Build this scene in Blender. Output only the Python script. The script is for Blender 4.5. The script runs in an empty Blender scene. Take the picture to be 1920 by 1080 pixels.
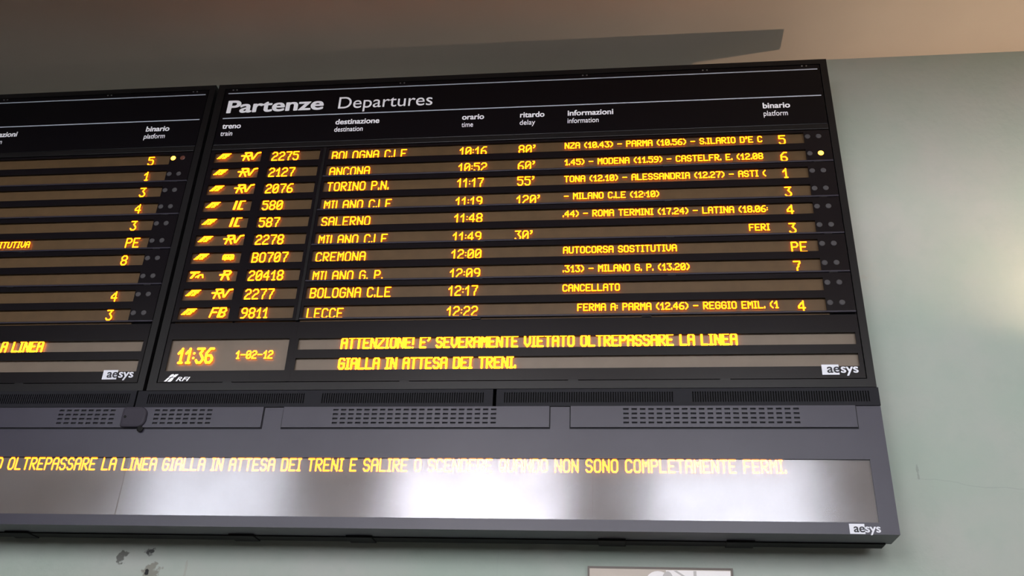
import bpy, bmesh, math, random
from mathutils import Matrix, Vector

random.seed(4)
S = bpy.context.scene
COL = S.collection
EYE = 1.6                     # height of the photographer's eye, heights below are given above it
WALL = 0.37                   # the hall wall stands this far behind the fronts of the boards
CEIL = 5.104 + EYE
FRONT = -9.0                  # opposite wall

# ------------------------------------------------------------------ camera
cam_d = bpy.data.cameras.new('camera')
cam = bpy.data.objects.new('camera', cam_d)
COL.objects.link(cam)
pitch, roll, yaw = 0.496813683, 0.0448390723, -0.129627055
cy, sy, cp, sp = math.cos(yaw), math.sin(yaw), math.cos(pitch), math.sin(pitch)
f = Vector((sy * cp, cy * cp, sp)); r = Vector((cy, -sy, 0)); u = r.cross(f)
c, s = math.cos(roll), math.sin(roll)
r, u = c * r + s * u, -s * r + c * u
M = Matrix((r, u, -f)).transposed().to_4x4()
M.translation = (0, -5.4, EYE)
cam.matrix_world = M
cam_d.sensor_width = 36.0
cam_d.lens = 1779.28554 / 1920 * 36.0
cam_d.clip_start = 0.05
S.camera = cam

# ------------------------------------------------------------------ exposure, world
S.view_settings.view_transform = 'Standard'
S.view_settings.look = 'None'
S.view_settings.exposure = 0.0
S.view_settings.gamma = 1.0
S.view_settings.use_curve_mapping = False
W = bpy.data.worlds.new('world'); S.world = W; W.use_nodes = True
W.node_tree.nodes['Background'].inputs[0].default_value = (0.75, 0.85, 1.0, 1)
W.node_tree.nodes['Background'].inputs[1].default_value = 0.03

DAY = 11.2                    # daylight in the tall hall windows
LAMP = 140.0                  # warm wall lamp, watts
LAMP_AT = Vector((3.35, -0.12, 2.5 + EYE))
LED = 7.0

ld = bpy.data.lights.new('sconce_bulb_light', 'SPOT')
ld.energy = LAMP; ld.color = (1.0, 0.67, 0.46); ld.shadow_soft_size = 0.022; ld.spot_size = math.radians(176); ld.spot_blend = 0.74
lo = bpy.data.objects.new('sconce_bulb_light', ld); lo.location = LAMP_AT; lo.rotation_euler = (math.pi, 0, 0)
COL.objects.link(lo)

# ------------------------------------------------------------------ materials
def mat(name, color, rough=0.5, spec=0.5, metal=0.0, emit=None, strength=0.0, noise=0.0, scale=3.0, bump=0.0, bscale=60.0):
    m = bpy.data.materials.new(name); m.use_nodes = True
    nt = m.node_tree; b = nt.nodes['Principled BSDF']
    b.inputs['Base Color'].default_value = (*color, 1)
    b.inputs['Roughness'].default_value = rough
    b.inputs['Specular IOR Level'].default_value = spec
    b.inputs['Metallic'].default_value = metal
    if emit:
        b.inputs['Emission Color'].default_value = (*emit, 1)
        b.inputs['Emission Strength'].default_value = strength
    tc = nt.nodes.new('ShaderNodeTexCoord')
    if noise:
        n = nt.nodes.new('ShaderNodeTexNoise'); n.inputs['Scale'].default_value = scale
        n.inputs['Detail'].default_value = 6
        mx = nt.nodes.new('ShaderNodeMix'); mx.data_type = 'RGBA'; mx.blend_type = 'MULTIPLY'
        mx.inputs[0].default_value = 1.0
        mr = nt.nodes.new('ShaderNodeMapRange')
        mr.inputs['From Min'].default_value = 0.25; mr.inputs['From Max'].default_value = 0.75
        mr.inputs['To Min'].default_value = 1 - noise; mr.inputs['To Max'].default_value = 1 + noise
        nt.links.new(tc.outputs['Object'], n.inputs['Vector'])
        nt.links.new(n.outputs['Fac'], mr.inputs['Value'])
        mx.inputs[6].default_value = (*color, 1)
        nt.links.new(mr.outputs['Result'], mx.inputs[7])
        nt.links.new(mx.outputs[2], b.inputs['Base Color'])
    if bump:
        n2 = nt.nodes.new('ShaderNodeTexNoise'); n2.inputs['Scale'].default_value = bscale
        n2.inputs['Detail'].default_value = 4
        bp = nt.nodes.new('ShaderNodeBump'); bp.inputs['Strength'].default_value = bump
        bp.inputs['Distance'].default_value = 0.004
        nt.links.new(tc.outputs['Object'], n2.inputs['Vector'])
        nt.links.new(n2.outputs['Fac'], bp.inputs['Height'])
        nt.links.new(bp.outputs['Normal'], b.inputs['Normal'])
    return m

def emit_mat(name, color, strength, base=(0.02, 0.015, 0.01)):
    return mat(name, base, 0.4, 0.3, emit=color, strength=strength)

M_frame = mat('satin_black_frame', (0.007, 0.0066, 0.007), 0.34, 0.24, noise=0.1, scale=8)
M_edge = mat('lit_violet_grey_edge', (0.020, 0.0175, 0.027), 0.35, 0.4)  # lower edge of the modules, light falling on it put into the colour
M_mask = mat('black_front_panel', (0.004, 0.0032, 0.0046), 0.24, 0.28, noise=0.1, scale=5)
M_header = mat('black_header_panel', (0.002, 0.0018, 0.003), 0.3, 0.2)
M_dark = mat('dark_recess', (0.004, 0.004, 0.004), 0.8, 0.1)
M_strip = mat('brown_led_strip', (0.077, 0.046, 0.021), 0.35, 0.32, noise=0.12, scale=14)
M_clockbg = mat('brown_clock_face', (0.13, 0.10, 0.073), 0.35, 0.4, noise=0.08, scale=9)
M_ledboard = mat('grey_brown_led_board', (0.15, 0.125, 0.105), 0.5, 0.3, noise=0.08, scale=6)
M_body = mat('grey_painted_metal', (0.036, 0.0335, 0.047), 0.36, 0.31, noise=0.07, scale=3.5, bump=0.06, bscale=240)
M_vent = mat('dark_grey_vent', (0.009, 0.009, 0.012), 0.6, 0.15)
M_white = mat('white_print', (0.93, 0.93, 0.96), 0.5, 0.4)
M_line = mat('pale_blue_line_print', (0.44, 0.48, 0.56), 0.5, 0.3)
M_greyprint = mat('grey_white_print', (0.62, 0.63, 0.68), 0.5, 0.3)
M_inkdark = mat('dark_print', (0.02, 0.02, 0.025), 0.5, 0.3)
M_led = emit_mat('amber_led', (1.0, 0.19, 0.003), LED)
M_ledhot = emit_mat('amber_led_bright', (1.0, 0.24, 0.006), LED * 1.25)
M_lampon = emit_mat('amber_indicator_on', (1.0, 0.30, 0.02), 14.0)
M_lampoff = mat('grey_indicator_lens', (0.045, 0.042, 0.044), 0.6, 0.3)
M_lampdim = mat('reddish_indicator_lens', (0.10, 0.035, 0.025), 0.3, 0.6)
M_dome = mat('dark_violet_dome', (0.026, 0.023, 0.032), 0.7, 0.3)
M_gap = mat('shadowed_inner_metal', (0.010, 0.010, 0.012), 0.7, 0.2)
M_black = mat('black_rubber', (0.004, 0.004, 0.004), 0.7, 0.2)
M_steel = mat('dull_steel', (0.25, 0.25, 0.26), 0.5, 0.5, metal=0.8)
M_bowl = mat('white_enamel', (0.7, 0.66, 0.58), 0.5, 0.4)

# glossy clear pane of the ticker
M_pane = bpy.data.materials.new('clear_pane'); M_pane.use_nodes = True
nt = M_pane.node_tree; nt.nodes.clear()
out = nt.nodes.new('ShaderNodeOutputMaterial'); mix = nt.nodes.new('ShaderNodeMixShader')
tr = nt.nodes.new('ShaderNodeBsdfTransparent'); gl = nt.nodes.new('ShaderNodeBsdfGlossy')
tr.inputs[0].default_value = (0.92, 0.92, 0.93, 1)
fr = nt.nodes.new('ShaderNodeFresnel'); fr.inputs['IOR'].default_value = 1.5
tc = nt.nodes.new('ShaderNodeTexCoord')
mp = nt.nodes.new('ShaderNodeMapping'); mp.inputs['Scale'].default_value = (2.2, 1, 3.0)
no = nt.nodes.new('ShaderNodeTexNoise'); no.inputs['Scale'].default_value = 1.6; no.inputs['Detail'].default_value = 5
mr = nt.nodes.new('ShaderNodeMapRange')
mr.inputs['To Min'].default_value = 0.10; mr.inputs['To Max'].default_value = 0.20
gl.inputs['Color'].default_value = (0.95, 0.95, 1.0, 1)
nt.links.new(tc.outputs['Object'], mp.inputs[0]); nt.links.new(mp.outputs[0], no.inputs['Vector'])
nt.links.new(no.outputs['Fac'], mr.inputs['Value']); nt.links.new(mr.outputs[0], gl.inputs['Roughness'])
nt.links.new(fr.outputs[0], mix.inputs[0]); nt.links.new(tr.outputs[0], mix.inputs[1]); nt.links.new(gl.outputs[0], mix.inputs[2])
nt.links.new(mix.outputs[0], out.inputs[0])

# wall plaster: grey green paint, mottled, with chips and a hair crack
def wall_material():
    m = mat('grey_green_wall_paint', (0.40, 0.46, 0.40), 0.75, 0.25)
    nt = m.node_tree; b = nt.nodes['Principled BSDF']; L = nt.links.new
    tc = nt.nodes.new('ShaderNodeTexCoord')
    def noise(scale, detail=5):
        n = nt.nodes.new('ShaderNodeTexNoise'); n.inputs['Scale'].default_value = scale; n.inputs['Detail'].default_value = detail
        L(tc.outputs['Object'], n.inputs['Vector']); return n
    def mixc(fac, a, bcol):
        x = nt.nodes.new('ShaderNodeMix'); x.data_type = 'RGBA'
        if fac is not None: L(fac, x.inputs[0])
        if isinstance(a, tuple): x.inputs[6].default_value = (*a, 1)
        else: L(a, x.inputs[6])
        x.inputs[7].default_value = (*bcol, 1)
        return x.outputs[2]
    def rng(v, a, bb, c0=0.0, c1=1.0):
        x = nt.nodes.new('ShaderNodeMapRange'); x.inputs['From Min'].default_value = a; x.inputs['From Max'].default_value = bb
        x.inputs['To Min'].default_value = c0; x.inputs['To Max'].default_value = c1
        L(v, x.inputs['Value']); return x.outputs['Result']
    def mth(op, a, bv):
        x = nt.nodes.new('ShaderNodeMath'); x.operation = op
        L(a, x.inputs[0])
        if isinstance(bv, (int, float)): x.inputs[1].default_value = bv
        else: L(bv, x.inputs[1])
        return x.outputs[0]
    col = mixc(rng(noise(1.7).outputs['Fac'], 0.35, 0.7), (0.292, 0.343, 0.294), (0.336, 0.352, 0.318))
    col = mixc(rng(noise(9, 8).outputs['Fac'], 0.5, 0.8, 0, 0.35), col, (0.270, 0.322, 0.277))
    wob = noise(26, 6)
    # chipped plaster below the ticker and a smudge on the right
    for (x, z, rx, rz, colr, k) in ((-3.154, 1.262, 0.026, 0.034, (0.10, 0.10, 0.09), 0.9), (-2.965, 1.308, 0.030, 0.022, (0.05, 0.05, 0.05), 0.95),
                                    (-2.955, 1.185, 0.050, 0.035, (0.16, 0.15, 0.12), 0.75), (-2.97, 1.176, 0.012, 0.013, (0.02, 0.02, 0.02), 1.0),
                                    (-2.72, 1.20, 0.006, 0.05, (0.26, 0.24, 0.19), 0.35), (1.757, 1.845, 0.006, 0.035, (0.18, 0.20, 0.18), 0.55),
                                    (1.55, 3.25, 0.03, 0.03, (0.33, 0.31, 0.26), 0.4), (1.67, 3.20, 0.05, 0.09, (0.34, 0.35, 0.30), 0.35),
                                    (1.60, 3.17, 0.04, 0.03, (0.33, 0.32, 0.27), 0.4)):
        mp = nt.nodes.new('ShaderNodeMapping')
        mp.inputs['Location'].default_value = (-x / rx, 0, -(z + EYE) / rz)
        mp.inputs['Scale'].default_value = (1 / rx, 0, 1 / rz)
        L(tc.outputs['Object'], mp.inputs[0])
        ln = nt.nodes.new('ShaderNodeVectorMath'); ln.operation = 'LENGTH'; L(mp.outputs[0], ln.inputs[0])
        d = mth('ADD', ln.outputs['Value'], rng(wob.outputs['Fac'], 0.3, 0.7, -0.95, 0.95))
        col = mixc(rng(d, 0.75, 1.15, k, 0.0), col, colr)
    # hair crack running to the right, and a vertical joint under the boards
    sep = nt.nodes.new('ShaderNodeSeparateXYZ'); L(tc.outputs['Object'], sep.inputs[0])
    zc = mth('ADD', sep.outputs['Z'], -(1.80 + EYE))
    zc = mth('ADD', zc, mth('MULTIPLY', mth('ADD', sep.outputs['X'], -1.8), 0.10))
    zc = mth('ABSOLUTE', mth('ADD', zc, rng(noise(3, 3).outputs['Fac'], 0.3, 0.7, -0.02, 0.02)), 0)
    k1 = rng(zc, 0.0015, 0.005, 0.32, 0.0)
    k1 = mth('MULTIPLY', k1, rng(sep.outputs['X'], 1.70, 1.80))
    col = mixc(k1, col, (0.22, 0.26, 0.23))
    xc = mth('ABSOLUTE', mth('ADD', sep.outputs['X'], 0.765), 0)
    k2 = mth('MULTIPLY', rng(xc, 0.002, 0.006, 0.25, 0.0), rng(sep.outputs['Z'], 1.5 + EYE, 1.4 + EYE))
    col = mixc(k2, col, (0.27, 0.31, 0.28))
    L(col, b.inputs['Base Color'])
    bp = nt.nodes.new('ShaderNodeBump'); bp.inputs['Strength'].default_value = 0.25; bp.inputs['Distance'].default_value = 0.01
    L(noise(22, 6).outputs['Fac'], bp.inputs['Height']); L(bp.outputs['Normal'], b.inputs['Normal'])
    return m
M_wall = wall_material()
M_ceil = mat('beige_ceiling_paint', (0.60, 0.53, 0.44), 0.85, 0.2, noise=0.05, scale=1.3, bump=0.15, bscale=30)
M_stone = mat('grey_hall_wall', (0.30, 0.29, 0.28), 0.8, 0.2, noise=0.1, scale=2)
M_floor = mat('grey_terrazzo_floor', (0.14, 0.135, 0.13), 0.4, 0.4, noise=0.2, scale=20)
M_sky = emit_mat('daylit_window_pane', (0.90, 0.93, 1.0), DAY)

M_sky2 = emit_mat('sunlit_window_pane', (0.96, 0.94, 1.0), DAY * 1.5)
M_sky3 = emit_mat('bright_window_pane', (0.93, 0.94, 1.0), DAY * 1.3)

# ------------------------------------------------------------------ mesh helpers
def V(x, y, z):
    return (x, y, z + EYE)

def link(name, me, m, parent=None, root=None):
    o = bpy.data.objects.new(name, me)
    if m: me.materials.append(m)
    COL.objects.link(o)
    if parent is not None: o.parent = parent
    return o

class MB:
    """collects shapes, given in world coordinates (heights above the eye), and links them as one mesh"""
    def __init__(s):
        s.bm = bmesh.new()
    def box(s, x0, x1, y0, y1, z0, z1, bevel=0.0):
        vs = [s.bm.verts.new(V(x, y, z)) for x in (x0, x1) for y in (y0, y1) for z in (z0, z1)]
        fs = []
        for q in ((0, 1, 3, 2), (4, 6, 7, 5), (0, 4, 5, 1), (2, 3, 7, 6), (0, 2, 6, 4), (1, 5, 7, 3)):
            fs.append(s.bm.faces.new([vs[k] for k in q]))
        if bevel:
            es = list({e for f_ in fs for e in f_.edges})
            bmesh.ops.bevel(s.bm, geom=es, offset=bevel, segments=2, affect='EDGES', profile=0.5)
        return s
    def quad(s, pts):
        s.bm.faces.new([s.bm.verts.new(V(*p)) for p in pts])
        return s
    def seg(s, y, a, b, t, tz=None):
        tz = tz or t
        (x0, z0), (x1, z1) = a, b
        L = math.hypot(x1 - x0, z1 - z0)
        if L < 1e-7: return s
        nx, nz = -(z1 - z0) / L * t / 2, (x1 - x0) / L * tz / 2
        s.quad([(x0 - nx, y, z0 - nz), (x1 - nx, y, z1 - nz), (x1 + nx, y, z1 + nz), (x0 + nx, y, z0 + nz)])
        return s
    def dot(s, y, p, t, tz=None, n=8):
        tz = tz or t
        k = 1 / math.cos(math.pi / n)
        s.quad([(p[0] + t / 2 * k * math.cos(2 * math.pi * (i + .5) / n), y, p[1] + tz / 2 * k * math.sin(2 * math.pi * (i + .5) / n)) for i in range(n)])
        return s
    def lines(s, y, polys, t, ox, oz, sx, sz):
        for P in polys:
            Q = [(ox + a * sx, oz + b * sz) for a, b in P]
            for q in Q: s.dot(y, q, t)
            for a, b in zip(Q, Q[1:]): s.seg(y, a, b, t)
        return s
    def plate(s, x0, x1, y0, y1, z0, z1, holes=()):
        """a slab whose front is at y0, pierced by rectangular holes (x0, x1, z0, z1)"""
        xs = sorted({x0, x1, *[h[0] for h in holes], *[h[1] for h in holes]})
        zs = sorted({z0, z1, *[h[2] for h in holes], *[h[3] for h in holes]})
        cache = {}
        def v(i, k, y):
            if (i, k, y) not in cache: cache[(i, k, y)] = s.bm.verts.new(V(xs[i], y, zs[k]))
            return cache[(i, k, y)]
        nx, nz = len(xs) - 1, len(zs) - 1
        solid = [[True] * nz for _ in range(nx)]
        for i in range(nx):
            for k in range(nz):
                mx_, mz_ = (xs[i] + xs[i + 1]) / 2, (zs[k] + zs[k + 1]) / 2
                for h in holes:
                    if h[0] < mx_ < h[1] and h[2] < mz_ < h[3]: solid[i][k] = False; break
        def sol(i, k): return 0 <= i < nx and 0 <= k < nz and solid[i][k]
        for i in range(nx):
            for k in range(nz):
                if not solid[i][k]: continue
                F = s.bm.faces.new
                F([v(i, k, y0), v(i + 1, k, y0), v(i + 1, k + 1, y0), v(i, k + 1, y0)])
                F([v(i, k, y1), v(i, k + 1, y1), v(i + 1, k + 1, y1), v(i + 1, k, y1)])
                if not sol(i - 1, k): F([v(i, k, y0), v(i, k + 1, y0), v(i, k + 1, y1), v(i, k, y1)])
                if not sol(i + 1, k): F([v(i + 1, k, y0), v(i + 1, k, y1), v(i + 1, k + 1, y1), v(i + 1, k + 1, y0)])
                if not sol(i, k - 1): F([v(i, k, y0), v(i, k, y1), v(i + 1, k, y1), v(i + 1, k, y0)])
                if not sol(i, k + 1): F([v(i, k + 1, y0), v(i + 1, k + 1, y0), v(i + 1, k + 1, y1), v(i, k + 1, y1)])
        return s
    def lathe(s, cx, cy_, prof, n=32, axis='Z'):
        rings = []
        for rr, h in prof:
            ring = []
            for i in range(n):
                a = 2 * math.pi * i / n
                if axis == 'Z': p = V(cx + rr * math.cos(a), cy_ + rr * math.sin(a), h)
                else: p = V(cx + rr * math.cos(a), h, cy_ + rr * math.sin(a))
                ring.append(s.bm.verts.new(p))
            rings.append(ring)
        for A, B in zip(rings, rings[1:]):
            for i in range(n):
                s.bm.faces.new([A[i], A[(i + 1) % n], B[(i + 1) % n], B[i]])
        s.bm.faces.new(rings[0][::-1]); s.bm.faces.new(rings[-1])
        return s
    def build(s, name, m, parent=None, smooth=False, ups=True):
        root = parent
        while root is not None and root.parent is not None: root = root.parent
        if root is not None:
            bmesh.ops.translate(s.bm, verts=s.bm.verts, vec=-root.location)
        bmesh.ops.recalc_face_normals(s.bm, faces=s.bm.faces) if ups else None
        me = bpy.data.meshes.new(name); s.bm.to_mesh(me); s.bm.free()
        if smooth:
            for p in me.polygons: p.use_smooth = True
        return link(name, me, m, parent)

def thing(name, label, cat, loc, group=None):
    o = bpy.data.objects.new(name, None); COL.objects.link(o)
    o.location = V(*loc); o.empty_display_size = 0.2
    o['label'] = label; o['category'] = cat
    if group: o['group'] = group
    return o

def tag(o, label, cat, group=None):
    o['label'] = label; o['category'] = cat
    if group: o['group'] = group
    return o

def struct(o):
    o['kind'] = 'structure'; return o

# ------------------------------------------------------------------ lettering
F57 = {
 'A': '01110 10001 10001 11111 10001 10001 10001', 'B': '11110 10001 10001 11110 10001 10001 11110',
 'C': '01110 10001 10000 10000 10000 10001 01110', 'D': '11110 10001 10001 10001 10001 10001 11110',
 'E': '11111 10000 10000 11110 10000 10000 11111', 'F': '11111 10000 10000 11110 10000 10000 10000',
 'G': '01110 10001 10000 10111 10001 10001 01110', 'I': '111 010 010 010 010 010 111',
 'L': '10000 10000 10000 10000 10000 10000 11111', 'M': '10001 11011 10101 10101 10001 10001 10001',
 'N': '10001 11001 11001 10101 10011 10011 10001', 'O': '01110 10001 10001 10001 10001 10001 01110',
 'P': '11110 10001 10001 11110 10000 10000 10000', 'Q': '01110 10001 10001 10001 10101 10010 01101',
 'R': '11110 10001 10001 11110 10100 10010 10001', 'S': '01110 10001 10000 01110 00001 10001 01110',
 'T': '11111 00100 00100 00100 00100 00100 00100', 'U': '10001 10001 10001 10001 10001 10001 01110',
 'V': '10001 10001 10001 10001 10001 01010 00100', 'Z': '11111 00001 00010 00100 01000 10000 11111',
 '0': '01110 10001 10011 10101 11001 10001 01110', '1': '0010 0110 1010 0010 0010 0010 0010',
 '2': '01110 10001 00001 00110 01000 10000 11111', '3': '11111 00010 00100 00010 00001 10001 01110',
 '4': '00010 00110 01010 10010 11111 00010 00010', '5': '11111 10000 11110 00001 00001 10001 01110',
 '6': '00111 01000 10000 11110 10001 10001 01110', '7': '11111 00001 00010 00010 00100 00100 00100',
 '8': '01110 10001 10001 01110 10001 10001 01110', '9': '01110 10001 10001 01111 00001 00010 11100',
 '.': '0 0 0 0 0 1 1', ':': '0 0 1 0 1 0 0', '!': '1 1 1 1 1 0 1', "'": '11 01 10 00 00 00 00',
 '-': '00000 00000 00000 11111 00000 00000 00000', '(': '001 010 100 100 100 010 001', ')': '100 010 001 001 001 010 100',
 'i': '1 1 1 1 1 1 1', 'o': '01110 10001 10001 10001 10001 10001 01110',
}
F1 = '0010 0110 1010 0010 0010 0010 0111'   # the 1 with a foot used in the small lines
def text_units(t):
    return sum((4 if ch == ' ' else len(F57[ch].split()[0]) + 1) for ch in t) - 1

def led_text(mb, t, x, z, y, dx, dz, stroke, foot=False):
    """dot matrix lettering from x, lowest row of lamps at height z"""
    cx = x
    for ch in t:
        if ch == ' ':
            cx += 4 * dx; continue
        rows = (F1 if (foot and ch == '1') else F57[ch]).split()
        w = len(rows[0])
        lit = {(i, 6 - k) for k, rw in enumerate(rows) for i, c_ in enumerate(rw) if c_ == '1'}
        P = lambda a: (cx + (a[0] + .5) * dx, z + a[1] * dz)
        for (i, k) in sorted(lit):
            mb.dot(y, P((i, k)), stroke)
            if (i + 1, k) in lit: mb.seg(y, P((i, k)), P((i + 1, k)), stroke)
            if (i, k + 1) in lit: mb.seg(y, P((i, k)), P((i, k + 1)), stroke)
            if (i + 1, k + 1) in lit and (i + 1, k) not in lit and (i, k + 1) not in lit:
                mb.seg(y, P((i, k)), P((i + 1, k + 1)), stroke)
            if (i - 1, k + 1) in lit and (i - 1, k) not in lit and (i, k + 1) not in lit:
                mb.seg(y, P((i, k)), P((i - 1, k + 1)), stroke)
        cx += (w + 1) * dx
    return mb

def printed(name, t, x, base, width, height, y, m, parent, bold=0.0, shear=0.0, extrude=0.0006, ref='d'):
    """printed lettering: real outlines, scaled to a width and an ascender height"""
    cu = bpy.data.curves.new(name, 'FONT'); cu.body = t; cu.size = 1.0; cu.shear = shear; cu.extrude = 0.001
    o = bpy.data.objects.new(name, cu); COL.objects.link(o)
    bpy.context.view_layer.update()
    me = bpy.data.meshes.new_from_object(o.evaluated_get(bpy.context.evaluated_depsgraph_get()))
    COL.objects.unlink(o); bpy.data.objects.remove(o); bpy.data.curves.remove(cu)
    if bold:
        bb = bmesh.new()
        for q_, (dx, dz) in enumerate(((-1, 0), (1, 0), (-.5, 0), (.5, 0), (0, .6), (0, -.6), (-.7, .5), (.7, .5), (-.7, -.5), (.7, -.5))):
            tmp = me.copy()
            for v in tmp.vertices: v.co.x += dx * bold; v.co.y += dz * bold; v.co.z += q_ * 0.00012
            bb.from_mesh(tmp); bpy.data.meshes.remove(tmp)
        bb.to_mesh(me); bb.free()
    xs = [v.co.x for v in me.vertices]
    x0, x1 = min(xs), max(xs)
    asc = {'x': 0.53, 'd': 0.73}[ref]
    kx, kz = width / (x1 - x0), height / asc
    root = parent
    while root.parent is not None: root = root.parent
    off = root.location
    for v in me.vertices:
        px, pz, py = v.co.x, v.co.y, v.co.z
        v.co = Vector(V(x + (px - x0) * kx, y - extrude - py * 0.6, base + pz * kz)) - off
    me.name = name
    return link(name, me, m, parent)

# ------------------------------------------------------------------ the hall
def setting():
    mb = MB(); mb.box(-16, 12, WALL, WALL + 0.3, -EYE, 5.104 + 0.3); struct(mb.build('wall_back', M_wall))
    mb = MB(); mb.box(-16, 12, FRONT, WALL, 5.104, 5.104 + 0.3); struct(mb.build('ceiling', M_ceil))
    mb = MB(); mb.box(-16, 12, FRONT, WALL, -EYE - 0.3, -EYE); struct(mb.build('floor', M_floor))
    mb = MB(); mb.box(-16, 12, -3.3, -3.0, 4.18, 5.104); struct(mb.build('shading_beam_1', M_ceil))  # added beam, out of view, keeps window light off upper wall and ceiling
    wins = [(-7.9, -5.35), (-3.75, -0.85), (0.30, 3.0), (5.2, 8.2), (8.9, 11.5)]  # last window on the right is added, unseen, for more ambient light
    z0, z1 = 1.75, 5.0
    mb = MB(); mb.plate(-16, 12, FRONT, FRONT - 0.3, -EYE, 5.404, [(a, b, z0, z1) for a, b in wins])
    struct(mb.build('wall_front', M_stone))
    for n, (a, b) in enumerate(wins):
        mb = MB()
        mb.plate(a + .001, b - .001, FRONT - 0.10, FRONT - 0.16, z0 + .001, z1 - .001, [(a + .08 + (b - a - .16) / 3 * k + .02, a + .08 + (b - a - .16) / 3 * (k + 1) - .02, z0 + .08, z1 - .08) for k in range(3)])
        w = struct(mb.build('window_%d' % (n + 1), M_vent))
        mb = MB(); mb.box(a + .07, b - .07, FRONT - 0.15, FRONT - 0.13, z0 + .07, z1 - .07)
        mb.build('pane', {1: M_sky2, 2: M_sky3}.get(n, M_sky), w)
setting()

# ------------------------------------------------------------------ departure boards
SHIFT = -4.571
ROW0, PITCH, OPEN = 4.090, 0.1431, 0.090
REC = 0.010                       # the LED boards lie this far behind the front panels
DEEP = 0.022                      # the boards behind them that the lamps stand out from
TY = 0.0075                       # plane of the lamps
E57 = dict(dx=0.0085, dz=0.0112)

ROWS = [  # emblem, category, number, destination, time, delay, information, x of information, platform, cut
 ('fs', 'RV', '2275', 'BOLOGNA C.LE', '10:16', "80'", "NZA (10.43) - PARMA (10.56) - S.ILARIO D'E C", -0.374, '5', 1.1),
 ('fs', 'RV', '2127', 'ANCONA', '10:52', "60'", "1.45) - MODENA (11.59) - CASTELFR. E. (12.08", -0.374, '6', 0.95),
 ('fs', 'RV', '2076', 'TORINO P.N.', '11:17', "55'", "TONA (12.10) - ALESSANDRIA (12.27) - ASTI (", -0.374, '1', 0.0),
 ('fs', 'IC', '580', 'MILANO C.LE', '11:19', "120'", "- MILANO C.LE (12:10)", -0.374, '3', 1.05),
 ('fs', 'IC', '587', 'SALERNO', '11:48', '', ".44) - ROMA TERMINI (17.24) - LATINA (18.06:", -0.380, '4', 0.62),
 ('fs', 'RV', '2278', 'MILANO C.LE', '11:49', "30'", "FERI", 0.845, '3', 1.05),
 ('fs', 'BUS', 'BO707', 'CREMONA', '12:00', '', "AUTOCORSA SOSTITUTIVA", -0.374, 'PE', 0.6),
 ('tn', 'R', '20418', 'MILANO G. P.', '12:09', '', ".313) - MILANO G. P. (13.20)", -0.374, '7', 1.0),
 ('fs', 'RV', '2277', 'BOLOGNA C.LE', '12:17', '', "CANCELLATO", -0.374, '', 0.0),
 ('fs', 'FB', '9811', 'LECCE', '12:22', '', "FERMA A: PARMA (12.46) - REGGIO EMIL. (1", -0.277, '4', 0.72),
]
LEFT = [('5', '', 0.6), ('1', '', 0.0), ('3', '', 0.0), ('4', '', 0.0), ('3', '', 0.0), ('PE', 'AUTOCORSA SOSTITUTIVA', 0.0), ('8', '', 0.0), ('', '', 0.0), ('4', '', 0.0), ('3', '', 0.0)]

CAT = {
 'RV': ([[(3, 7), (7.4, 7), (8.2, 5.8), (7.2, 4), (3.6, 3.6)], [(4.2, 7), (2.2, 0)], [(5, 3.8), (6.8, 0)], [(0.4, 4.2), (4, 4.2)], [(8.2, 6.8), (9.4, 0.9), (10.2, 0.9), (13, 6.6), (15.4, 6.9)]], 0.0092, 0.0092, 1.35),
 'R': ([[(2.5, 7), (6.4, 7), (7.4, 5.8), (6.4, 4), (3.0, 3.8)], [(3.2, 7), (1.4, 0)], [(5, 3.8), (6.6, 0)], [(0, 3.8), (3, 3.8)]], 0.0098, 0.0094, 1.55),
 'IC': ([[(1.6, 7), (0.6, 0)], [(2.3, 7), (1.3, 0)], [(8.2, 7), (4.8, 7), (3.8, 0), (7.2, 0)], [(5.5, 7), (4.5, 0)]], 0.0100, 0.0096, 1.15),
 'FB': ([[(1.8, 7), (0.3, 0)], [(1.8, 7), (5.4, 7)], [(1.2, 3.6), (4.6, 3.6)], [(7.2, 7), (6, 0), (9.6, 0), (10.8, 1.4), (10.2, 3.4), (6.8, 3.6)], [(10.2, 3.6), (11.4, 5), (10.8, 7), (7.4, 7)], [(7.9, 7), (6.8, 0)]], 0.0098, 0.0094, 1.35),
 'BUS': ([[(0, 3.2), (0, 0.6), (7, 0.6), (7, 3.2), (6.4, 3.9), (0.6, 3.9), (0, 3.2)], [(0, 1.3), (7, 1.3)], [(0, 2), (7, 2)], [(1.6, 0), (1.6, 3)], [(5.4, 0), (5.4, 3)], [(3.5, 1), (3.5, 3.6)]], 0.0105, 0.0098, 1.2),
 'fs': ([[(3.8, 5), (10.2, 5)], [(3.0, 4), (9.2, 4)], [(2.0, 3), (4.5, 3)], [(5.9, 3), (8.6, 3)], [(1.2, 2), (3.6, 2)], [(4.9, 2), (7.2, 2)], [(0.2, 1), (2.6, 1)], [(4.0, 1), (6.4, 1)], [(3.6, 4.4), (1.0, 1.4)], [(8.4, 4.0), (5.6, 1.4)]], 0.0098, 0.0098, 0.88),
 'tn': ([[(0, 5), (6.6, 5)], [(0.4, 4.4), (6, 4.4)], [(4.2, 4.6), (1.6, 0.4)], [(3.4, 4.4), (0.8, 0.4)], [(6.4, 0.6), (7, 2.6), (9.4, 2.8), (10, 0.6)], [(4.6, 1.0), (6.6, 2.2)]], 0.0094, 0.0098, 1.15),
}

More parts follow.
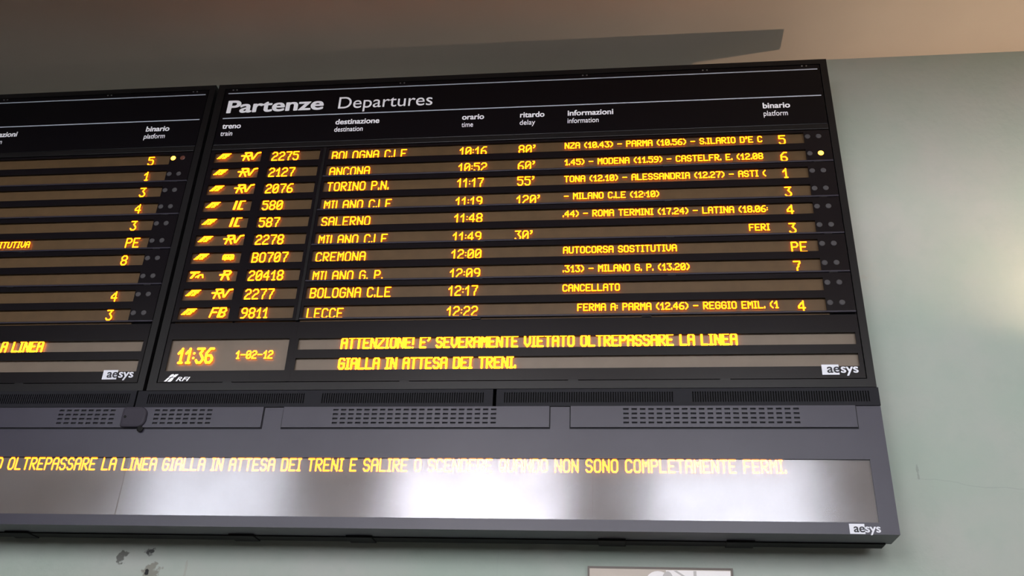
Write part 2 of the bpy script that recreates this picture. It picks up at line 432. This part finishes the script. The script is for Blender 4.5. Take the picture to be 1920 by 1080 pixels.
def departure_board(label, dxs, rows, left):
    X = lambda v: v + dxs
    root = thing('departure_board', label, 'departure board', (X(-0.78), 0.19, 2.245), 'twin departure boards on the hall wall')
    # cabinet: back box and the raised frame around the fronts
    mb = MB()
    mb.plate(X(-3.052), X(1.494), 0.0, 0.03, 2.245, 4.784, [(X(-2.996), X(1.447), 2.297, 4.742)])
    mb.box(X(-3.052), X(1.494), 0.03, 0.19, 2.245, 4.784)
    mb.build('cabinet', M_frame, root)
    # header
    mb = MB(); mb.box(X(-2.990), X(1.441), 0.002, 0.03, 4.205, 4.737, 0.003)
    hd = mb.build('header_panel', M_header, root)
    y = 0.002
    for za in (4.695, 4.4545):
        mb = MB(); mb.box(X(-2.963), X(1.424), y - .0016, y + .001, za - .0042, za + .0042); mb.build('header_line', M_line, hd)
    for xx in (-2.93, -1.62, -0.25, 0.62, 1.32):
        mb = MB()
        for d in (0, 0.03): mb.lathe(X(xx + d), 4.7275, [(0.006, y + .001), (0.006, y - .003)], 10, 'Y')
        mb.build('screw', M_steel, hd)
    if not left:
        printed('title_lettering', 'Partenze', X(-2.947), 4.507, 0.757, 0.122, y, M_white, hd, bold=0.030)
        printed('title_lettering', 'Departures', X(-2.076), 4.507, 0.716, 0.115, y, M_white, hd, bold=0.0)
    HD = [('treno', -2.952, .146, 'train', -2.953, .092), ('destinazione', -2.077, .333, 'destination', -2.077, .215), ('orario', -1.127, .162, 'time', -1.127, .085),
          ('ritardo', -.702, .178, 'delay', -.702, .112), ('informazioni', -.357, .327, 'information', -.357, .222), ('binario', 1.016, .187, 'platform', 1.016, .165)]
    for a, xa, wa, b, xb, wb in HD:
        if left and a not in ('informazioni', 'binario'): continue
        printed('column_heading', a, X(xa), 4.358, wa, .050, y, M_white, hd, bold=0.028)
        printed('column_heading', b, X(xb), 4.290, wb, .047, y, M_white, hd, bold=0.004)
    # bevelled rail below the header
    mb = MB()
    mb.box(X(-2.990), X(1.441), -0.003, 0.03, 4.158, 4.200, 0.003); mb.build('header_rail', M_frame, root)
    # left door: emblem and train number windows
    zt = lambda i: ROW0 - PITCH * i
    holesA = [(X(-2.957), X(-2.600), zt(i) - OPEN / 2, zt(i) + OPEN / 2) for i in range(10)]
    holesB = [(X(-2.535), X(-2.157), zt(i) - OPEN / 2, zt(i) + OPEN / 2) for i in range(10)]
    mb = MB(); mb.plate(X(-2.990), X(-2.136), 0.002, REC, 2.740, 4.153, holesA + holesB)
    mb.build('train_number_door', M_mask, root)
    # metal edge strip between the doors
    mb = MB(); mb.box(X(-2.134), X(-2.112), -0.002, 0.03, 2.738, 4.150, 0.002); mb.build('door_divider', M_frame, root)
    # the five right modules, two rows each
    for k in range(5):
        za = zt(2 * k) + (PITCH / 2 + 0.0085 if k else 0.062); zb = zt(2 * k + 1) - 0.057
        hs = [(X(-2.092), X(1.268), zt(i) - OPEN / 2, zt(i) + OPEN / 2) for i in (2 * k, 2 * k + 1)]
        mb = MB(); mb.plate(X(-2.110), X(1.441), 0.002, REC, zb + .011, za, hs)
        md = mb.build('row_module', M_mask, root)
        mb = MB(); mb.box(X(-2.110), X(1.441), 0.0, 0.02, zb, zb + .0108, 0.0015); mb.build('module_edge', M_edge, md)
        for i in (2 * k, 2 * k + 1):
            for n, lx in enumerate((1.293, 1.366)):
                on = (left and i == 0 and n == 0) or (not left and i == 1 and n == 1)
                mm = M_lampon if on else (M_lampdim if left and i == 0 else M_lampoff)
                mb = MB(); mb.lathe(X(lx), zt(i) + .010, [(.0185, .003), (.0185, .001), (.015, -.0015), (.006, -.002)], 20, 'Y')
                o = mb.build('indicator_lamp', mm, md, smooth=False)
                if on: o['label'] = 'lit amber indicator lamp'
    # LED strips and their lettering
    for i in range(10):
        z = zt(i); zb = z - OPEN / 2
        slope = z / 5.4
        def strip(name, a, b):
            mb = MB(); mb.box(X(a), X(b), DEEP, DEEP + .008, z - .064, z + .064); return mb.build(name, M_strip, root)
        sA = strip('emblem_display', -2.975, -2.575); sB = strip('train_number_display', -2.56, -2.137); sC = strip('departure_display', -2.109, 1.285)
        base = zb + TY * slope + 0.0055
        if left:
            pl, info, cut = rows[i]
            em = None
        else:
            em, cat, num, dest, tim, dly, info, xi, pl, cut = rows[i]
        zc = base - cut * 0.0135
        if em:
            P, sx, sz, t = CAT[em]
            mb = MB(); mb.lines(TY, P, t * 0.0096, X(-2.938), z - 0.014, sx, sz); mb.build('emblem_lights', M_led, sA)
            P, sx, sz, t = CAT[cat]
            ox = {'RV': -2.754, 'R': -2.722, 'IC': -2.735, 'FB': -2.738, 'BUS': -2.728}[cat]
            mb = MB(); mb.lines(TY, P, t * 0.0096, X(ox), z - 0.026 + (0.012 if cat == 'BUS' else 0), sx, sz); mb.build('category_lights', M_led, sA)
            mb = MB(); led_text(mb, num, X(-2.519), z - 0.0365, TY, 0.0088, 0.0118, 0.0105, foot=True); mb.build('train_number_lights', M_led, sB)
            for nm, tx, xx in (('destination_lights', dest, -2.065), ('time_lights', tim, -1.126), ('delay_lights', dly, -0.702)):
                if tx:
                    mb = MB(); led_text(mb, tx, X(xx), zc, TY, 0.0085, 0.0113, 0.0093); mb.build(nm, M_led, sC)
        if info:
            mb = MB(); led_text(mb, info, X(xi if em else -0.374), z - 0.018, TY, 0.00625, 0.0076, 0.0084, foot=True)
            mb.build('information_lights', M_led, sC)
        if pl:
            mb = MB(); led_text(mb, pl, X(1.098), z - 0.041 + TY * slope - (0.0135 * 0.6 * (cut > 0.5)), TY, 0.0092, 0.0118, 0.0102, foot=True); mb.build('platform_lights', M_led, sC)
    # message panel with clock
    hs = [(X(-2.957), X(-2.152), 2.382, 2.609), (X(-2.090), X(1.416), 2.526, 2.606), (X(-2.090), X(1.416), 2.381, 2.466)]
    mb = MB(); mb.plate(X(-2.990), X(1.441), 0.002, REC, 2.303, 2.726, hs)
    mp_ = mb.build('message_panel', M_mask, root)
    mb = MB(); mb.box(X(-2.135), X(-2.110), 0.001, 0.01, 2.303, 2.726, 0.001); mb.build('panel_divider', M_mask, mp_)
    mb = MB(); mb.box(X(-2.975), X(-2.137), DEEP, DEEP + .008, 2.36, 2.635); ck = mb.build('clock_display', M_clockbg, root)
    if not left:
        mb = MB(); led_text(mb, '11:36', X(-2.897), 2.442, TY, 0.0106, 0.0166, 0.0165, foot=True); mb.build('clock_lights', M_ledhot, ck)
        mb = MB(); led_text(mb, '1-02-12', X(-2.499), 2.470, TY, 0.0064, 0.0086, 0.0088, foot=True); mb.build('date_lights', M_ledhot, ck)
    for zz, tx in ((2.535, "ATTENZIONE! E' SEVERAMENTE VIETATO OLTREPASSARE LA LINEA"), (2.391, 'GIALLA IN ATTESA DEI TRENI.')):
        mb = MB(); mb.box(X(-2.108), X(1.438), DEEP, DEEP + .008, zz - .026, zz + .100); ms = mb.build('message_display', M_clockbg, root)
        if left and tx.startswith('GIALLA'): continue
        mb = MB(); led_text(mb, tx, X(-1.802), zz, TY, 0.0081, 0.0121, 0.0138); mb.build('message_lights', M_ledhot, ms)
    # maker's logo, and the railway mark
    yl = 0.002
    def maker(par, x, z, k, y):
        mb = MB(); mb.quad([(x, y - .0008, z - .033 * k), (x + .100 * k, y - .0008, z - .033 * k), (x + .100 * k, y - .0008, z + .033 * k), (x, y - .0008, z + .033 * k)])
        lg = mb.build('maker_logo', M_greyprint, par)
        return lg
    lg = maker(mp_, X(1.192), 2.358, 1.0, yl)
    printed('logo_lettering', 'ae', X(1.222), 2.338, .075, .060, yl - .001, M_inkdark, mp_, bold=0.022)
    printed('logo_lettering', 'sys', X(1.302), 2.338, .102, .060, yl, M_greyprint, mp_, bold=0.022)
    if not left:
        mb = MB()
        for P in ([(-2.948, 2.308), (-2.931, 2.308), (-2.910, 2.334), (-2.926, 2.334)], [(-2.925, 2.306), (-2.903, 2.306), (-2.893, 2.314), (-2.884, 2.334), (-2.903, 2.334)],
                  [(-2.923, 2.337), (-2.905, 2.337), (-2.886, 2.352), (-2.893, 2.360), (-2.908, 2.356)], [(-2.897, 2.337), (-2.876, 2.337), (-2.858, 2.358), (-2.880, 2.358)]):
            mb.quad([(X(a), yl - .0008, b) for a, b in P])
        mb.build('railway_mark', M_white, mp_, ups=False)
        printed('railway_lettering', 'RFI', X(-2.868), 2.310, .094, .030, yl, M_white, mp_, bold=0.02, shear=0.35)
    # hinge catches in the seams
    catches = [(xx, zz, .03, .005) for (xx, zz) in ((-0.93, 2.7355), (0.16, 2.7355), (-2.52, 2.2995), (-1.36, 2.2995), (-0.30, 2.2995), (0.62, 2.2995))]
    catches += [(xx, zt(2 * k + 1) - 0.060, .025, .003) for k in range(4) for xx in (-0.93, 0.33, 1.34)]
    for xx, zz, hw, hh in catches:
        mb = MB(); mb.box(X(xx - hw), X(xx + hw), 0.001, 0.03, zz - hh, zz + hh); mb.build('catch_plate', M_frame, root)
    # rails that hold the board off the wall
    for xx in (0.93, -0.75, -2.45):
        mb = MB(); mb.box(X(xx - .04), X(xx + .0), 0.19, WALL, 2.3, 4.78); mb.build('mounting_rail', M_frame, root)
    return root

departure_board('large black departure board with white lettering Partenze Departures above amber train rows', 0.0, ROWS, False)
departure_board('black departure board without a title, one amber lamp lit beside its first platform number', SHIFT, LEFT, True)

# ------------------------------------------------------------------ vent strips below the boards
def vent(label, x0, x1, segs, ys=0.0):
    root = thing('vent_strip', label, 'ventilation grille', ((x0 + x1) / 2, 0.19, 2.127), 'slotted vent strips under the boards')
    hs = []
    for a, b in segs:
        n = int(round((b - a) / 0.0148)); st = (b - a) / n
        hs += [(a + st * k, a + st * k + st * 0.55, 2.152, 2.218) for k in range(n)]
    mb = MB(); mb.plate(x0, x1, ys, ys + 0.008, 2.127, 2.240, hs); mb.build('grille', M_vent, root)
    mb = MB(); mb.box(x0 + .002, x1 - .002, ys + 0.008, 0.19, 2.129, 2.239); mb.build('duct', M_dark, root)
    return root
vent('dark slotted vent strip under the middle of the boards, ending at a black gap', -3.100, -0.792, [(-3.027, -1.983), (-1.875, -0.842)], -0.004)
vent('dark slotted vent strip under the end of the board with the Partenze title', -0.770, 1.500, [(-0.722, 0.309), (0.417, 1.450)], -0.004)
vent('dark slotted vent strip above the sensor box, its corner outlined in black', -5.36, -3.107, [(-5.32, -4.28), (-4.17, -3.140)], -0.012)

# ------------------------------------------------------------------ ticker display
def ticker():
    root = thing('ticker_display', 'long grey ticker display under the boards with one scrolling amber warning line', 'display', (-2.3, 0.21, 1.372))
    XL, XR = -7.6, 1.498
    Z0, Z1 = 1.372, 2.124
    PL, PR, PZ0, PZ1 = -7.45, 1.396, 1.438, 1.800
    mb = MB()
    mb.plate(XL, XR, 0.0, 0.06, Z0, Z1, [(PL, PR, PZ0, PZ1)])
    mb.box(XL, XR, 0.06, 0.21, Z0, Z1)
    mb.build('cabinet', M_body, root)
    mb = MB(); mb.box(PL - .001, PR + .001, 0.0165, 0.062, PZ0 - .001, PZ1 + .001); lb = mb.build('led_board', M_ledboard, root)
    t = 'VIETATO OLTREPASSARE LA LINEA GIALLA IN ATTESA DEI TRENI E SALIRE O SCENDERE QUANDO NON SONO COMPLETAMENTE FERMI.'
    k = (5.4 + 0.014) / 5.4
    d = 0.00825 * k
    n0 = text_units('VIETATO ') + 1
    mb = MB(); led_text(mb, t, -3.852 * k - n0 * d, 1.7185 * k, 0.0145, d, 0.0120 * k, 0.0096); mb.build('ticker_lights', M_ledhot, lb)
    # three clear panes, each seated a touch differently
    for (a, b, tilt) in ((PL, -3.068, -0.030), (-3.064, -0.182, 0.0), (-0.180, PR, 0.001)):
        zc, h = (PZ0 + PZ1) / 2, (PZ1 - PZ0) / 2
        yo = math.sin(tilt) * h
        mb = MB()
        ya, yb = 0.0065 + yo, 0.0065 - yo
        mb.quad([(a, ya, PZ0), (b, ya, PZ0), (b, yb, PZ1), (a, yb, PZ1)])
        mb.quad([(a, ya + .002, PZ0), (a, yb + .002, PZ1), (b, yb + .002, PZ1), (b, ya + .002, PZ0)])
        mb.build('clear_pane', M_pane, root)
    # slotted access panels
    for (a, b, s0, s1) in ((-4.05, -2.240, -3.60, -2.570), (-2.107, -0.441, -1.787, -0.762), (-0.312, 1.352, 0.003, 1.033)):
        n = 21; st = (s1 - s0 + 0.014) / n
        hs = [(s0 + st * i, s0 + st * i + st * 0.66, zc - .0058, zc + .0058) for i in range(n) if not -3.22 < s0 + st * (i + .35) < -2.965 for zc in (2.104, 2.0755, 2.047, 2.0185)]
        mb = MB(); mb.plate(a, b, -0.012, -0.004, 1.990, 2.1245, hs); ap = mb.build('access_panel', M_body, root)
        mb = MB(); mb.box(a - .006, b + .006, -0.003, 0.0, 1.983, 2.1245); mb.build('panel_gap', M_gap, ap)
    x, z = 1.232, 1.402
    mb = MB(); mb.box(x, x + .082, -.0012, 0.0, z - .028, z + .028); lg = mb.build('maker_logo', M_greyprint, root)
    printed('logo_lettering', 'ae', x + .022, z - .018, .059, .048, -.0014, M_inkdark, lg, bold=0.022)
    printed('logo_lettering', 'sys', x + .083, z - .018, .083, .048, -.0004, M_greyprint, lg, bold=0.022)
    mb = MB(); mb.box(XL + .02, XR - .035, 0.192, 0.29, 1.3655, 1.42); mb.build('back_shade_strip', M_black, root)  # black strip stands in for the shade along the lower back edge
    for px in (-3.78, -2.32, -1.585, -0.075, 0.66):
        mb = MB(); mb.box(px - .080, px + .080, 0.165, 0.30, 1.3585, 1.385, 0.004); mb.build('mounting_foot', M_black, root)
    return root
ticker()

# round dome stuck over the slots
root = thing('sensor_box', 'dark rounded sensor box over the slots below the gap between both boards', 'sensor', (-3.08, -0.012, 2.05))
mb = MB()
bx0, bx1, bz0, bz1 = -3.163, -2.998, 1.988, 2.124
ring = []
for cx_, cz_, rr, a0 in ((bx1 - .05, bz1 - .05, .05, 0), (bx0 + .02, bz1 - .02, .02, 90), (bx0 + .02, bz0 + .02, .02, 180), (bx1 - .05, bz0 + .05, .05, 270)):
    ring += [(cx_ + rr * math.cos(math.radians(a0 + 15 * q)), cz_ + rr * math.sin(math.radians(a0 + 15 * q))) for q in range(7)]
mx_, mz_ = (bx0 + bx1) / 2, (bz0 + bz1) / 2
layers = [[mb.bm.verts.new(V(mx_ + (a_ - mx_) * k_, y_, mz_ + (b_ - mz_) * k_)) for a_, b_ in ring] for k_, y_ in ((1, -.012), (1, -.020), (.94, -.027), (.78, -.030))]
for A, B in zip(layers, layers[1:]):
    for q in range(len(A)): mb.bm.faces.new([A[q], A[(q + 1) % len(A)], B[(q + 1) % len(A)], B[q]])
mb.bm.faces.new(layers[0][::-1]); mb.bm.faces.new(layers[-1])
mb.build('cover', M_dome, root)
mb = MB(); mb.lathe(-3.025, 1.979, [(.020, -.012), (.020, -.018), (.012, -.022)], 16, 'Y'); mb.build('lens', M_black, root)
mb = MB(); mb.lathe(-3.135, 2.055, [(.009, -.029), (.009, -.032), (.005, -.033)], 12, 'Y'); mb.build('screw', M_black, root)

# ------------------------------------------------------------------ framed picture under the ticker
root = thing('framed_picture', 'pale framed picture on the wall below the ticker display, only its top edge in view', 'picture', (0.2, WALL, 0.35))
M_pf = mat('dark_brown_frame', (0.10, 0.08, 0.065), 0.5, 0.4)
M_pbase = mat('beige_print_paper', (0.46, 0.40, 0.34), 0.6, 0.3, noise=0.06, scale=8)
M_pwhite = mat('white_print_shape', (0.78, 0.74, 0.72), 0.6, 0.3)
M_pgrey = mat('grey_print_shape', (0.45, 0.42, 0.40), 0.6, 0.3)
x0, x1, zt_, zb_ = -0.222, 0.622, 1.253, 0.35
mb = MB(); mb.plate(x0, x1, WALL - .025, WALL - .002, zb_, zt_, [(x0 + .011, x1 - .011, zb_ + .011, zt_ - .011)]); mb.build('frame', M_pf, root)
mb = MB(); mb.box(x0 + .011, x1 - .011, WALL - .021, WALL - .003, zb_ + .011, zt_ - .011); pr = mb.build('print', M_pbase, root)
yy = WALL - .0218
mb = MB(); mb.quad([(0.235, yy, 1.236), (0.607, yy, 1.236), (0.607, yy, 0.80), (0.34, yy, 0.80), (0.27, yy, 1.10)]); mb.build('pale_shape', M_pwhite, pr, ups=False)
mb = MB(); mb.quad([(0.19 + .075 * math.cos(a * math.pi / 12), yy - .0004, 1.163 + .068 * math.sin(a * math.pi / 12)) for a in range(24)]); mb.build('pale_shape', M_pwhite, pr, ups=False)
mb = MB(); mb.quad([(0.245 + .032 * math.cos(a * math.pi / 12), yy - .0008, 1.18 + .05 * math.sin(a * math.pi / 12)) for a in range(24)])
mb.quad([(0.28, yy - .0008, 1.234), (0.30, yy - .0008, 1.234), (0.40, yy - .0008, 1.17), (0.39, yy - .0008, 1.162)])
mb.quad([(0.395, yy - .0008, 1.234), (0.412, yy - .0008, 1.234), (0.412, yy - .0008, 1.0), (0.395, yy - .0008, 1.0)])
mb.build('grey_shape', M_pgrey, pr, ups=False)

# ------------------------------------------------------------------ the warm uplighter just along the wall
root = thing('wall_uplighter', 'white bowl wall lamp throwing warm light up the wall beyond the boards', 'lamp', (LAMP_AT.x, WALL, LAMP_AT.z - EYE - 0.1))
zl = LAMP_AT.z - EYE; R = 0.17; rim = R * math.tan(math.radians(12.3))
mb = MB()
n = 40
prof = [(0.02, zl - .115), (0.10, zl - .085), (0.15, zl - .03), (R, zl + rim), (R - .006, zl + rim), (0.143, zl - .028), (0.095, zl - .078), (0.02, zl - .105)]
mb.lathe(LAMP_AT.x, LAMP_AT.y, prof, n); mb.build('bowl', M_bowl, root, smooth=False)
mb = MB(); mb.box(LAMP_AT.x - .02, LAMP_AT.x + .02, LAMP_AT.y + .0, WALL, zl - .13, zl - .10, .004); mb.build('arm', M_steel, root)
mb = MB(); mb.box(LAMP_AT.x - .06, LAMP_AT.x + .06, WALL - .015, WALL, zl - .18, zl - .05, .004); mb.build('wall_plate', M_steel, root)
